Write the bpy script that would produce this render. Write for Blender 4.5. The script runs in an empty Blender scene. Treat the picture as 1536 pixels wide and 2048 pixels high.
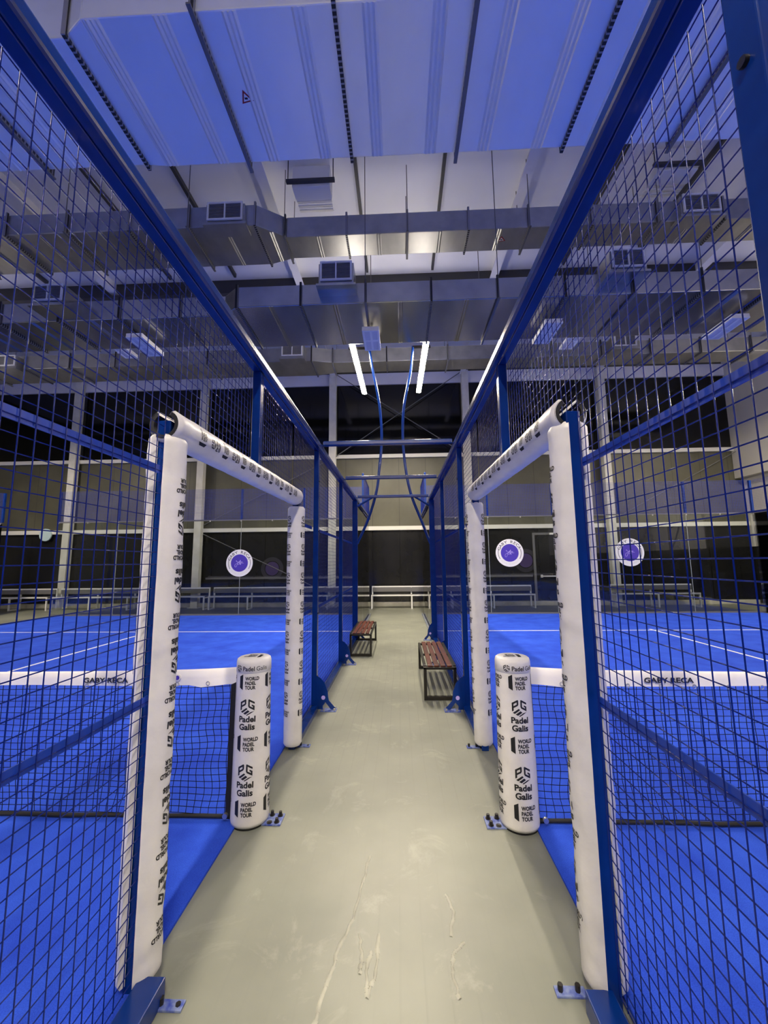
import bpy, bmesh, math, random
from math import sin, cos, pi, radians
from mathutils import Vector, Matrix, noise
random.seed(7)
sc = bpy.context.scene
COL = sc.collection

# ------------------------------------------------------------------ mesh builder
class MB:
    def __init__(s): s.v=[]; s.f=[]; s.m=[]; s.s=[]
    def add(s, vs, fs, m=0, smooth=False):
        o=len(s.v); s.v+= [tuple(x) for x in vs]
        for f in fs:
            s.f.append(tuple(i+o for i in f)); s.m.append(m); s.s.append(smooth)
    def box(s,x0,x1,y0,y1,z0,z1,m=0):
        if x0>x1: x0,x1=x1,x0
        if y0>y1: y0,y1=y1,y0
        if z0>z1: z0,z1=z1,z0
        s.add([(x0,y0,z0),(x1,y0,z0),(x1,y1,z0),(x0,y1,z0),(x0,y0,z1),(x1,y0,z1),(x1,y1,z1),(x0,y1,z1)],
              [(0,3,2,1),(4,5,6,7),(0,1,5,4),(1,2,6,5),(2,3,7,6),(3,0,4,7)],m)
    def prism(s,poly,vec,m=0,smooth=False):
        n=len(poly); vec=Vector(vec)
        a=[Vector(p) for p in poly]; b=[p+vec for p in a]
        nrm=Vector((0,0,0))
        for i in range(n):
            p,q=a[i],a[(i+1)%n]; nrm+=p.cross(q)
        fl = nrm.dot(vec)>0
        fs=[tuple(range(n))[::-1] if fl else tuple(range(n)), tuple(range(n,2*n)) if fl else tuple(range(n,2*n))[::-1]]
        for i in range(n):
            j=(i+1)%n
            fs.append((i,j,j+n,i+n) if fl else (i,i+n,j+n,j))
        s.add(a+b,fs,m,smooth)
    def cyl(s,p0,p1,r0,r1=None,n=12,m=0,caps=True,smooth=True):
        r1=r0 if r1 is None else r1
        p0=Vector(p0);p1=Vector(p1);d=(p1-p0).normalized()
        u=d.orthogonal().normalized();w=d.cross(u)
        vs=[p0+(u*cos(2*pi*i/n)+w*sin(2*pi*i/n))*r0 for i in range(n)]+[p1+(u*cos(2*pi*i/n)+w*sin(2*pi*i/n))*r1 for i in range(n)]
        s.add(vs,[(i,(i+1)%n,(i+1)%n+n,i+n) for i in range(n)],m,smooth)
        if caps: s.add(vs,[tuple(range(n))[::-1],tuple(range(n,2*n))],m,False)
    def tube(s,pts,r,n=10,m=0,caps=True):
        pts=[Vector(p) for p in pts]; k=len(pts); ring=[]
        u=None
        for i,p in enumerate(pts):
            d=(pts[min(i+1,k-1)]-pts[max(i-1,0)]).normalized()
            if u is None: u=d.orthogonal().normalized()
            else: u=(u-d*u.dot(d)).normalized()
            w=d.cross(u); ring+=[p+(u*cos(2*pi*j/n)+w*sin(2*pi*j/n))*r for j in range(n)]
        fs=[(i*n+j,i*n+(j+1)%n,(i+1)*n+(j+1)%n,(i+1)*n+j) for i in range(k-1) for j in range(n)]
        s.add(ring,fs,m,True)
        if caps: s.add(ring[:n],[tuple(range(n))[::-1]],m); s.add(ring[-n:],[tuple(range(n))],m)
    def lathe(s,prof,cx,cy,n=40,m=0,cap=True):
        k=len(prof); vs=[(cx+r*cos(2*pi*j/n),cy+r*sin(2*pi*j/n),z) for r,z in prof for j in range(n)]
        s.add(vs,[(i*n+j,i*n+(j+1)%n,(i+1)*n+(j+1)%n,(i+1)*n+j) for i in range(k-1) for j in range(n)],m,True)
        if cap:
            s.add(vs[-n:],[tuple(range(n))],m)
    def wire(s,p0,p1,r,m=0):
        s.cyl(p0,p1,r,n=6,m=m,caps=False)
    def build(s,name,mats,parent=None,bevel=0):
        me=bpy.data.meshes.new(name); me.from_pydata(s.v,[],s.f)
        if not isinstance(mats,(list,tuple)): mats=[mats]
        for x in mats: me.materials.append(x)
        me.polygons.foreach_set('material_index',s.m); me.polygons.foreach_set('use_smooth',s.s)
        me.update()
        o=bpy.data.objects.new(name,me); COL.objects.link(o)
        if parent is not None: o.parent=parent
        if bevel:
            b=o.modifiers.new('bevel','BEVEL'); b.width=bevel; b.segments=2; b.limit_method='ANGLE'; b.angle_limit=radians(50)
        return o

def tag(o,label=None,cat=None,group=None,kind=None):
    if label: o['label']=label
    if cat: o['category']=cat
    if group: o['group']=group
    if kind: o['kind']=kind
    return o
def thing(name,label,cat,group=None,loc=(0,0,0)):
    o=bpy.data.objects.new(name,None); COL.objects.link(o); o.location=loc; o.empty_display_size=.1
    return tag(o,label,cat,group)
def struct(o): o['kind']='structure'; return o
def copy_tree(o,parent=None):
    c=o.copy(); COL.objects.link(c)
    if parent is not None: c.parent=parent
    for ch in list(o.children): copy_tree(ch,c)
    return c

# ------------------------------------------------------------------ materials
def mat(name,col,rough=.5,metal=0,emit=None,es=0,spec=.5,coat=0):
    m=bpy.data.materials.new(name); m.use_nodes=True; b=m.node_tree.nodes['Principled BSDF']
    b.inputs['Base Color'].default_value=(*col,1); b.inputs['Roughness'].default_value=rough; b.inputs['Metallic'].default_value=metal
    b.inputs['Specular IOR Level'].default_value=spec; b.inputs['Coat Weight'].default_value=coat
    if emit: b.inputs['Emission Color'].default_value=(*emit,1); b.inputs['Emission Strength'].default_value=es
    return m
def nodes(m): return m.node_tree.nodes, m.node_tree.links, m.node_tree.nodes['Principled BSDF']
def noisy(m,c0,c1,scale=5,detail=4,bump=0,bscale=None,lo=.35,hi=.65,stretch=(1,1,1)):
    n,l,b=nodes(m)
    g=n.new('ShaderNodeNewGeometry'); mp=n.new('ShaderNodeMapping'); mp.inputs['Scale'].default_value=stretch
    l.new(g.outputs['Position'],mp.inputs['Vector'])
    t=n.new('ShaderNodeTexNoise'); t.inputs['Scale'].default_value=scale; t.inputs['Detail'].default_value=detail
    l.new(mp.outputs['Vector'],t.inputs['Vector'])
    r=n.new('ShaderNodeValToRGB'); r.color_ramp.elements[0].position=lo; r.color_ramp.elements[1].position=hi
    r.color_ramp.elements[0].color=(*c0,1); r.color_ramp.elements[1].color=(*c1,1)
    l.new(t.outputs['Fac'],r.inputs['Fac']); l.new(r.outputs['Color'],b.inputs['Base Color'])
    if bump:
        t2=n.new('ShaderNodeTexNoise'); t2.inputs['Scale'].default_value=bscale or scale*3; t2.inputs['Detail'].default_value=3
        l.new(mp.outputs['Vector'],t2.inputs['Vector'])
        bp=n.new('ShaderNodeBump'); bp.inputs['Strength'].default_value=bump; bp.inputs['Distance'].default_value=.02
        l.new(t2.outputs['Fac'],bp.inputs['Height']); l.new(bp.outputs['Normal'],b.inputs['Normal'])
    return m,r,mp
M={}
M['blue']=noisy(mat('blue_paint',(.001,.035,.27),.26,spec=.4,coat=.12),(.0004,.022,.17),(.0006,.030,.215),6)[0]
M['wire']=mat('blue_wire',(.001,.012,.17),.2)
M['band']=mat('blue_band',(.006,.05,.42),.35)
M['turf']=noisy(mat('blue_turf',(.02,.08,.8),.85,spec=.2),(.018,.075,.74),(.038,.125,.95),220,3,bump=.5,bscale=400,lo=.3,hi=.7)[0]
def turf_mat():
    m=M['turf']; n,l,b=nodes(m)
    ramp=[x for x in n if x.type=='VALTORGB'][0]
    g=[x for x in n if x.type=='NEW_GEOMETRY'][0]
    t=n.new('ShaderNodeTexNoise'); t.inputs['Scale'].default_value=2.2; t.inputs['Detail'].default_value=9; t.inputs['Roughness'].default_value=.65
    l.new(g.outputs['Position'],t.inputs['Vector'])
    r=n.new('ShaderNodeValToRGB'); r.color_ramp.elements[0].position=.35; r.color_ramp.elements[1].position=.75
    r.color_ramp.elements[0].color=(.78,.76,.82,1); r.color_ramp.elements[1].color=(1.5,1.35,1.04,1)
    l.new(t.outputs['Fac'],r.inputs['Fac'])
    x=n.new('ShaderNodeMix'); x.data_type='RGBA'; x.blend_type='MULTIPLY'; x.inputs['Factor'].default_value=1
    l.new(ramp.outputs['Color'],x.inputs[6]); l.new(r.outputs['Color'],x.inputs[7]); l.new(x.outputs[2],b.inputs['Base Color'])
turf_mat()
M['line']=mat('white_line',(.75,.78,.85),.8)
M['vinyl']=noisy(mat('white_vinyl',(.8,.77,.74),.38),(.80,.775,.75),(.89,.865,.84),7,5,bump=.12,bscale=22)[0]
M['ink']=mat('black_ink',(.012,.012,.014),.5)
M['foam']=mat('black_foam',(.02,.02,.022),.9)
M['black']=mat('black_steel',(.012,.010,.008),.35)
M['wood']=noisy(mat('red_brown_wood',(.16,.03,.015),.4,coat=.1),(.05,.009,.006),(.12,.024,.011),9,5,stretch=(3,.4,3))[0]
M['white']=mat('white_paint',(.9,.9,.9),.4)
M['grid_white']=mat('white_louvre',(.72,.72,.76),.5)
M['grey_dark']=mat('dark_grille',(.3,.3,.33),.6)
M['board']=mat('grey_board',(.16,.16,.165),.6)
M['zinc']=noisy(mat('lit_galvanised_duct',(.95,.95,.93),.5,.72),(.92,.92,.9),(.97,.97,.95),2.5,5,bump=.03,bscale=4,stretch=(1,.5,1))[0]  # nearest duct: bright underside light put into a raised base colour
M['zinc2']=noisy(mat('shaded_galvanised_duct',(.5,.5,.5),.42,1.0),(.43,.43,.43),(.56,.56,.55),2.5,5,bump=.03,bscale=4,stretch=(1,.5,1))[0]  # same galvanised sheet; dimmer light on farther ducts put into the base colour
M['zinc3']=noisy(mat('shaded_glossy_duct',(.5,.5,.5),.24,1.0),(.42,.42,.42),(.54,.54,.53),2.5,5,bump=.02,bscale=4,stretch=(1,.5,1))[0]  # same sheet again, darkened base, smoother so its underside mirrors the dark wall
M['bolt']=mat('zinc_bolt',(.6,.6,.62),.3,.9)
M['tab']=noisy(mat('scuffed_blue_tab',(.05,.1,.4),.4),(.03,.06,.36),(.2,.25,.45),40)[0]
M['net']=mat('net_cord',(.003,.003,.010),.85,spec=.2)
M['farwire']=mat('lamplit_blue_wire',(.03,.06,.4),.35)  # same fence wire; lamplight on the far mesh put into a lighter base
M['nettape']=noisy(mat('net_tape',(.8,.78,.76),.5),(.86,.83,.82),(.93,.91,.9),5,3,bump=.15,bscale=9)[0]
M['webbing']=mat('black_webbing',(.008,.008,.01),.7)
M['purple']=mat('purple_print',(.075,.045,.45),.45)
M['reflpurple']=mat('purple_reflection',(.06,.035,.13),.5)  # sticker reflection on the black wall, painted as flat colour
M['reflring']=mat('ring_reflection',(.03,.028,.035),.4)  # outer ring of the same painted reflection
M['lav']=mat('lavender_print',(.5,.42,.9),.5)
M['greyprint']=mat('grey_print',(.12,.12,.14),.6)
M['red']=mat('red_print',(.35,.02,.02),.5)
M['clock']=mat('pale_cyan_disc',(.55,.72,.75),.3)
M['girt']=mat('pale_steel',(.82,.81,.75),.4)
M['column']=noisy(mat('pale_column',(.5,.49,.44),.45),(.68,.67,.6),(.8,.79,.72),3)[0]
M['kerb']=noisy(mat('pale_kerb',(.6,.58,.52),.35),(.45,.43,.37),(.62,.6,.54),2.5,4)[0]
M['ceil']=noisy(mat('white_roof_sheet',(.88,.88,.9),.45),(.84,.84,.87),(.91,.91,.93),.8,3)[0]
M['ceil_dark']=mat('dark_roof_strip',(.05,.05,.055),.5)
M['night']=mat('night_window',(.004,.004,.004),.08)
M['whitewall']=mat('white_wall',(.62,.6,.55),.5)
M['cream']=mat('cream_panel',(.7,.68,.6),.4)
M['uplight']=mat('lamp_top_lens',(1,.95,.85),.4,emit=(1,.9,.78),es=26)
M['lamp']=mat('lamp_diffuser',(1,.95,.85),.4,emit=(1,.87,.66),es=345)
def cladding(name,c0,c1,rough,seam):
    m=mat(name,c0,rough); noisy(m,c0,c1,1.2,4); n,l,b=nodes(m)
    ramp=[x for x in n if x.type=='VALTORGB'][0]; g=[x for x in n if x.type=='NEW_GEOMETRY'][0]
    sx=n.new('ShaderNodeSeparateXYZ'); l.new(g.outputs['Position'],sx.inputs[0])
    a=n.new('ShaderNodeMath'); a.operation='DIVIDE'; a.inputs[1].default_value=1.03; l.new(sx.outputs['X'],a.inputs[0])
    f=n.new('ShaderNodeMath'); f.operation='FRACT'; l.new(a.outputs[0],f.inputs[0])
    c=n.new('ShaderNodeMath'); c.operation='LESS_THAN'; c.inputs[1].default_value=.022; l.new(f.outputs[0],c.inputs[0])
    x=n.new('ShaderNodeMix'); x.data_type='RGBA'; l.new(c.outputs[0],x.inputs['Factor']); l.new(ramp.outputs['Color'],x.inputs[6]); x.inputs[7].default_value=(*seam,1)
    l.new(x.outputs[2],b.inputs['Base Color']); return m
M['clad']=cladding('olive_grey_cladding',(.085,.083,.058),(.115,.112,.078),.45,(.06,.058,.045))
M['blackclad']=cladding('black_cladding',(.012,.012,.013),(.017,.017,.018),.16,(.006,.006,.006))
def concrete():
    m,r,mp=noisy(mat('painted_concrete',(.4,.39,.34),.42),(.175,.184,.154),(.27,.28,.23),1.1,7,bump=.3,bscale=2.4,lo=.3,hi=.72)
    n,l,b=nodes(m); g=[x for x in n if x.type=='NEW_GEOMETRY'][0]
    sx=n.new('ShaderNodeSeparateXYZ'); l.new(g.outputs['Position'],sx.inputs[0])
    w=n.new('ShaderNodeTexNoise'); w.inputs['Scale'].default_value=.7; l.new(g.outputs['Position'],w.inputs['Vector'])
    a0=n.new('ShaderNodeMath'); a0.operation='MULTIPLY_ADD'; a0.inputs[1].default_value=.05; l.new(w.outputs['Fac'],a0.inputs[0]); l.new(sx.outputs['X'],a0.inputs[2])
    a=n.new('ShaderNodeMath'); a.operation='DIVIDE'; a.inputs[1].default_value=.098; l.new(a0.outputs[0],a.inputs[0])
    f=n.new('ShaderNodeMath'); f.operation='FRACT'; l.new(a.outputs[0],f.inputs[0])
    c=n.new('ShaderNodeMapRange'); c.inputs[1].default_value=.0; c.inputs[2].default_value=.12; c.inputs[3].default_value=1; c.inputs[4].default_value=0; l.new(f.outputs[0],c.inputs[0])
    k=n.new('ShaderNodeTexNoise'); k.inputs['Scale'].default_value=.9; k.inputs['Detail'].default_value=2; l.new(g.outputs['Position'],k.inputs['Vector'])
    kr=n.new('ShaderNodeMapRange'); kr.inputs[1].default_value=.47; kr.inputs[2].default_value=.66; kr.inputs[3].default_value=.0; kr.inputs[4].default_value=.28; l.new(k.outputs['Fac'],kr.inputs[0])
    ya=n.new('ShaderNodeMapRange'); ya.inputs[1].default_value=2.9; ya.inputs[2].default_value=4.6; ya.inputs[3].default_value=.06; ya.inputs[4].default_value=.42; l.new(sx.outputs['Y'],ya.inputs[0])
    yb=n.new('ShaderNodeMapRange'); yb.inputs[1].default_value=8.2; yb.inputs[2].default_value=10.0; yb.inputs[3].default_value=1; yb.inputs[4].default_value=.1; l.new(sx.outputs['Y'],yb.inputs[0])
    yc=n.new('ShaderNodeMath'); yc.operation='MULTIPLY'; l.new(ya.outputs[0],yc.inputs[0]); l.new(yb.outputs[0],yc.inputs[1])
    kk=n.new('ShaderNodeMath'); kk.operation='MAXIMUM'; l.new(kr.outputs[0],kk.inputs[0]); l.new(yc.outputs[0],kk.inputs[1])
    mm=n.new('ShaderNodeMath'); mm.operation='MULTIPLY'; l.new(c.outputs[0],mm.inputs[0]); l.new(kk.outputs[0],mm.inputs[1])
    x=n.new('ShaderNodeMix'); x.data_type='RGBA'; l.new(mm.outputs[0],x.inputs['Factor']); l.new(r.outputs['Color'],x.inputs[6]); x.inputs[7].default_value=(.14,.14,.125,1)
    # pale scuffs
    s=n.new('ShaderNodeTexNoise'); s.inputs['Scale'].default_value=3.2; s.inputs['Detail'].default_value=9; s.inputs['Roughness'].default_value=.7; s.inputs['Distortion'].default_value=.6
    l.new(g.outputs['Position'],s.inputs['Vector'])
    sr=n.new('ShaderNodeMapRange'); sr.inputs[1].default_value=.56; sr.inputs[2].default_value=.72; sr.inputs[3].default_value=0; sr.inputs[4].default_value=.5; l.new(s.outputs['Fac'],sr.inputs[0])
    y=n.new('ShaderNodeMix'); y.data_type='RGBA'; l.new(sr.outputs[0],y.inputs['Factor']); l.new(x.outputs[2],y.inputs[6]); y.inputs[7].default_value=(.39,.39,.32,1)
    l.new(y.outputs[2],b.inputs['Base Color']); return m
M['concrete']=concrete()
M['mortar']=noisy(mat('mortar_ridge',(.5,.48,.41),.5),(.30,.30,.25),(.42,.42,.35),14)[0]
M['channel']=noisy(mat('steel_channel',(.3,.34,.5),.35,.4),(.22,.27,.48),(.5,.52,.6),5,4,stretch=(6,.6,1))[0]
def flange_mat():
    m=mat('perforated_flange',(.03,.03,.035),.5,.3); n,l,b=nodes(m)
    g=n.new('ShaderNodeNewGeometry'); sx=n.new('ShaderNodeSeparateXYZ'); l.new(g.outputs['Position'],sx.inputs[0])
    a=n.new('ShaderNodeMath'); a.operation='DIVIDE'; a.inputs[1].default_value=.045; l.new(sx.outputs['Y'],a.inputs[0])
    f=n.new('ShaderNodeMath'); f.operation='FRACT'; l.new(a.outputs[0],f.inputs[0])
    c=n.new('ShaderNodeMath'); c.operation='LESS_THAN'; c.inputs[1].default_value=.35; l.new(f.outputs[0],c.inputs[0])
    x=n.new('ShaderNodeMix'); x.data_type='RGBA'; l.new(c.outputs[0],x.inputs['Factor']); x.inputs[6].default_value=(.02,.02,.024,1); x.inputs[7].default_value=(.3,.3,.33,1)
    l.new(x.outputs[2],b.inputs['Base Color']); return m
M['flange']=flange_mat()
def glass():
    m=bpy.data.materials.new('clear_glass'); m.use_nodes=True; n=m.node_tree.nodes; l=m.node_tree.links; n.clear()
    o=n.new('ShaderNodeOutputMaterial'); t=n.new('ShaderNodeBsdfTransparent'); t.inputs[0].default_value=(.93,.96,.96,1)
    g=n.new('ShaderNodeBsdfGlossy'); g.inputs['Roughness'].default_value=.02; fr=n.new('ShaderNodeFresnel'); fr.inputs[0].default_value=1.45
    mx=n.new('ShaderNodeMixShader'); l.new(fr.outputs[0],mx.inputs[0]); l.new(t.outputs[0],mx.inputs[1]); l.new(g.outputs[0],mx.inputs[2]); l.new(mx.outputs[0],o.inputs[0])
    return m
M['glass']=glass()
M['edge']=mat('glass_edge',(.45,.5,.5),.3)

# ------------------------------------------------------------------ lettering (2-D triangles)
_tc={}
def text2d(s,h=1.0,sx=1.0,bold=.0,align='LEFT'):
    k=(s,bold)
    if k not in _tc:
        c=bpy.data.curves.new('lettering','FONT'); c.body=s; c.size=1; c.offset=bold; c.resolution_u=3
        o=bpy.data.objects.new('lettering',c); COL.objects.link(o); bpy.context.view_layer.update()
        dg=bpy.context.evaluated_depsgraph_get(); me=bpy.data.meshes.new_from_object(o.evaluated_get(dg))
        vs=[(v.co.x,v.co.y) for v in me.vertices]; fs=[tuple(p.vertices) for p in me.polygons]
        bpy.data.objects.remove(o); bpy.data.curves.remove(c); bpy.data.meshes.remove(me)
        x0=min(v[0] for v in vs); y0=0; _tc[k]=([(x-x0,y) for x,y in vs],fs)
    vs,fs=_tc[k]; w=max(v[0] for v in vs); cap=.72
    out=[(x*h/cap*sx,y*h/cap) for x,y in vs]; W=w*h/cap*sx
    if align=='CENTER': out=[(x-W/2,y) for x,y in out]
    return out,fs,W
class Print:
    """flat artwork: list of (verts2d, faces)"""
    def __init__(s): s.p=[]
    def poly(s,pts): s.p.append((list(pts),[tuple(range(len(pts)))]))
    def text(s,t,x,y,h,sx=1,bold=.02,align='LEFT',fn=None):
        v,f,w=text2d(t,h,sx,bold,align); v=[(a+x,b+y) for a,b in v]
        if fn: v=[fn(a,b) for a,b in v]
        s.p.append((v,f)); return w
    def fine(s,maxlen):
        """split long edges so that the art can wrap a cylinder"""
        out=[]
        for v,f in s.p:
            bm=bmesh.new(); vv=[bm.verts.new((a,b,0)) for a,b in v]
            for q in f:
                try: bm.faces.new([vv[i] for i in q])
                except ValueError: pass
            bmesh.ops.triangulate(bm,faces=bm.faces[:])
            for _ in range(4):
                es=[e for e in bm.edges if abs(e.verts[0].co.x-e.verts[1].co.x)>maxlen]
                if not es: break
                bmesh.ops.subdivide_edges(bm,edges=es,cuts=1); bmesh.ops.triangulate(bm,faces=bm.faces[:])
            bm.verts.index_update()
            out.append(([(a.co.x,a.co.y) for a in bm.verts],[tuple(a.index for a in p.verts) for p in bm.faces])); bm.free()
        s.p=out; return s
def art_wpt(h):
    """black trapezium with three stacked words to its right, centred"""
    p=Print(); u=h
    p.poly([(-.62*u,.36*u),(-.62*u,-.36*u),(-.36*u,-.5*u),(-.36*u,.5*u)])
    for i,t in enumerate(('WORLD','PADEL','TOUR')): p.text(t,-.2*u,(.13-.29*i)*u,.22*u,.80,.045)
    return p
def pg_icon(p,u,cx=0,cy=0):
    """hexagonal cube mark: sheared P and G over two slanting bars; u = height"""
    def fp(a,b): return (cx+(-.44+a*.38)*u,cy+(-.02+b*.49)*u+(-.44+a*.38)*u*.55+.02*u)
    def fg(a,b): return (cx+(.06+a*.38)*u,cy+(-.02+b*.49)*u-(.06+a*.38)*u*.55+.02*u)
    R=lambda x0,y0,x1,y1:[(x0,y0),(x1,y0),(x1,y1),(x0,y1)]
    for r in (R(0,0,.27,1),R(.27,.77,.75,1),R(.27,.30,.75,.52)): p.poly([fp(*c) for c in r])
    p.poly([fp(*c) for c in ((.75,.30),(.88,.30),(1,.42),(1,.88),(.88,1),(.75,1))])
    for r in (R(.25,.77,1,1),R(.25,0,.74,.23),R(.55,.36,1,.55)): p.poly([fg(*c) for c in r])
    p.poly([fg(*c) for c in ((.0,.12),(.12,0),(.25,0),(.25,1),(.12,1),(0,.88))])
    p.poly([fg(*c) for c in ((.74,0),(1,0),(1,.36),(.74,.36))])
    q=lambda L: p.poly([(cx+a*u,cy+b*u) for a,b in L])
    q([(-.40,-.31),(-.29,-.37),(.03,-.14),(-.05,-.07)])
    q([(-.24,-.40),(-.11,-.465),(.16,-.29),(.05,-.20)])
    q([(-.06,-.49),(.0,-.52),(.44,-.28),(.22,-.32)])
    return p
def art_pg(h):
    p=Print(); pg_icon(p,.56*h,0,.22*h)
    p.text('Padel',0,-.28*h,.19*h,1.05,.035,'CENTER'); p.text('Galis',0,-.53*h,.19*h,1.05,.035,'CENTER'); return p
def art_strip(h):
    p=Print(); pg_icon(p,1.5*h,-2.5*h,0); p.text('Padel',-1.45*h,-.45*h,.9*h,.95,.02); p.text('Galis',1.35*h,-.45*h,.9*h,.95,.0); return p
A_WPT=art_wpt(1).fine(.12); A_PG=art_pg(1).fine(.12)
def wrap(mb,art,scale,az,z,rad,flip=1,m=1,eps=.0012,T=None):
    """put art on a cylinder (radius fn rad(z,az)); right = +azimuth"""
    for v,f in art.p:
        vs=[]
        for a,b in v:
            zz=z+flip*b*scale; r0=rad(zz,az); th=az+flip*a*scale/r0; r=rad(zz,th)+eps
            vs.append((r*cos(th),r*sin(th),zz))
        mb.add(vs,f,m)
def flat(mb,art,M4,m=1):
    for v,f in art.p: mb.add([M4@Vector((a,b,0)) for a,b in v],f,m)

# ------------------------------------------------------------------ geometry constants (metres)
YN=2.72                       # net line
YE=12.70                      # end of the courts
WALL=15.2
SIDES={'left':dict(s=1,xi=-.91),'right':dict(s=-1,xi=.65)}   # xi = aisle-side face of the top rail; s points to the aisle
def OX(S,o): return S['xi']-S['s']*o                        # o metres outwards from that face

# ------------------------------------------------------------------ setting
XL,XR,YB,H=-18.2,12.8,-9.5,9.25
mb=MB(); mb.box(XL-.2,XR+.2,YB-.2,WALL+.2,-.2,0)
fl=struct(mb.build('floor',M['concrete']))
# flaking paint edges: low mortar ridges
def ridge(pts,w=.008,h=.004):
    mb=MB(); n=len(pts)
    for k in range(n-1):
        a=Vector((*pts[k],0)); b=Vector((*pts[k+1],0)); d=(b-a).normalized(); q=Vector((-d.y,d.x,0))*w*random.uniform(.6,1.3)
        mb.add([a-q,b-q,b+Vector((0,0,h)),a+Vector((0,0,h)),a+q,b+q],[(0,1,2,3),(3,2,5,4)],0,True)
    return mb
def wiggle(pts,n=8,amp=.008):
    out=[]
    for i in range(len(pts)-1):
        for k in range(n):
            t=k/n; out.append((pts[i][0]*(1-t)+pts[i+1][0]*t+random.uniform(-amp,amp),pts[i][1]*(1-t)+pts[i+1][1]*t+random.uniform(-amp,amp)))
    return out+[pts[-1]]
rm=MB()
for pts in ([(-.33,1.62),(-.31,1.75),(-.29,1.88),(-.24,2.05),(-.21,2.3),(-.19,2.45)],
            [(-.185,1.80),(-.18,1.88),(-.205,1.98)],[(-.145,1.72),(-.12,1.80),(-.115,1.98)],[(-.145,1.72),(-.16,1.80),(-.145,1.9)],
            [(.20,1.72),(.185,1.83),(.20,1.90),(.255,1.95)],[(.20,1.98),(.23,2.1),(.2,2.2)]):
    r=ridge(wiggle(pts,6,.005),.008,.0035); rm.add(r.v,r.f,0,True)
rm.build('floor_patch_edge',M['mortar'],fl)
# courts
for nm,x0,x1,lab in (('left',-11.0,-1.045,'bright blue turf of the court left of the walkway'),('right',.81,10.78,'bright blue turf of the court right of the walkway')):
    t=MB(); t.box(x0,x1,2*YN-YE,YE-.03,.0005,.014); o=t.build('court_turf',M['turf']); tag(o,lab,'turf')
    c=(x0+x1)/2
    for y in (YN+6.95,YN-6.95):
        a=MB(); a.box(x0+.02,x1-.02,y-.025,y+.025,.014,.0165); a.build('court_line',M['line'],o)
    a=MB(); a.box(c-.025,c+.025,YN-7.1,YN-.05,.0142,.0167); a.build('court_line',M['line'],o)
    a=MB(); a.box(c-.025,c+.025,YN+.05,YN+7.1,.0142,.0167); a.build('court_line',M['line'],o)
# third court far left (a strip of it shows)
t=MB(); t.box(-18.1,-13.2,2*YN-YE,YE-.03,.0005,.014); tag(t.build('court_turf',M['turf']),'blue turf of the outermost court at the far left edge','turf')

# far wall with its bands
w=MB(); w.box(XL,XR,WALL,WALL+.15,0,H); struct(w.build('wall_back',M['clad']))
w=MB(); w.box(XL,XR,WALL-.03,WALL,.16,2.82); struct(w.build('trim_1',M['blackclad']))
w=MB(); w.box(-7.4,-1.35,WALL-.06,WALL,1.03,1.10); struct(w.build('trim_7',M['board']))
w=MB(); w.box(1.0,4.9,WALL-.06,WALL,1.03,1.10); struct(w.build('trim_8',M['board']))
w=MB(); w.box(XL,XR,WALL-.14,WALL,2.82,2.97); struct(w.build('trim_2',M['girt']))
w=MB(); w.box(XL,XR,WALL-.12,WALL,5.63,5.77); struct(w.build('trim_3',M['girt']))
w=MB(); w.box(XL,XR,WALL-.10,WALL,8.62,9.08); struct(w.build('trim_4',M['ceil']))
w=MB(); w.box(XL,XR,WALL-.2,WALL,0,.16); struct(w.build('baseboard_back',M['kerb'],bevel=.02))
colx=[-17.95,-12.8,-7.66,-2.53,2.62,7.78]
for i in range(len(colx)):
    a=colx[i]+.15; b=(colx[i+1]-.15) if i+1<len(colx) else XR-.1
    w=MB(); w.box(a,b,WALL-.03,WALL,5.77,8.62)
    o=struct(w.build('window_%d'%(i+1),M['night']))
colplace=['pale steel wall column at the far left edge of the hall','pale steel wall column behind the far left mesh','pale steel wall column left of the goal-like white frame, behind the left court','pale steel wall column just left of the walkway lamps','pale steel wall column just right of the walkway lamps','pale steel wall column behind the right court, by the small round sign']
colplace=['pale steel wall column outermost on the left of the far wall','pale steel wall column second from the left, behind the near mesh','pale steel wall column behind the left court, beside the black wall panels','pale steel wall column rising left of the hanging lamp tubes','pale steel wall column rising right of the hanging lamp tubes','pale steel wall column behind the right court near its round sticker']
for x,l in zip(colx,colplace):
    c=thing('steel_column',l,'column','far wall columns',(x,WALL-.25,0))
    a=MB(); a.box(-.13,.13,-.11,-.09,0,9.0); a.build('front_flange',M['column'],c,bevel=.004)
    a=MB(); a.box(-.012,.012,-.09,.09,0,9.0); a.build('web',M['column'],c)
    a=MB(); a.box(-.13,.13,.09,.11,0,9.0); a.build('rear_flange',M['column'],c)
    a=MB(); a.box(-.2,.2,-.18,.1,0,.025); a.build('base_plate',M['column'],c)
# bracing rods between the columns
for (xa,za,xb,zb,l) in ((-7.5,2.75,-2.7,.5,'thin dark bracing rod sloping down behind the left court sticker'),(-7.5,3.1,-2.7,5.55,'thin bracing rod crossing the olive wall behind the left court'),
                      (-2.4,5.7,2.5,9.0,'thin bracing rod rising to the right between the walkway columns'),(-2.4,9.0,2.5,5.7,'thin bracing rod falling to the right between the walkway columns'),
                      (7.9,3.1,12.6,5.6,'thin bracing rod rising behind the right court')):
    yy=WALL-.2-(.05 if (za>8) else 0); a=MB(); a.cyl((xa,yy,za),(xb,yy,zb),.016,n=8); tag(a.build('bracing_rod',M['board']),l,'rod','wall bracing rods')
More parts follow.
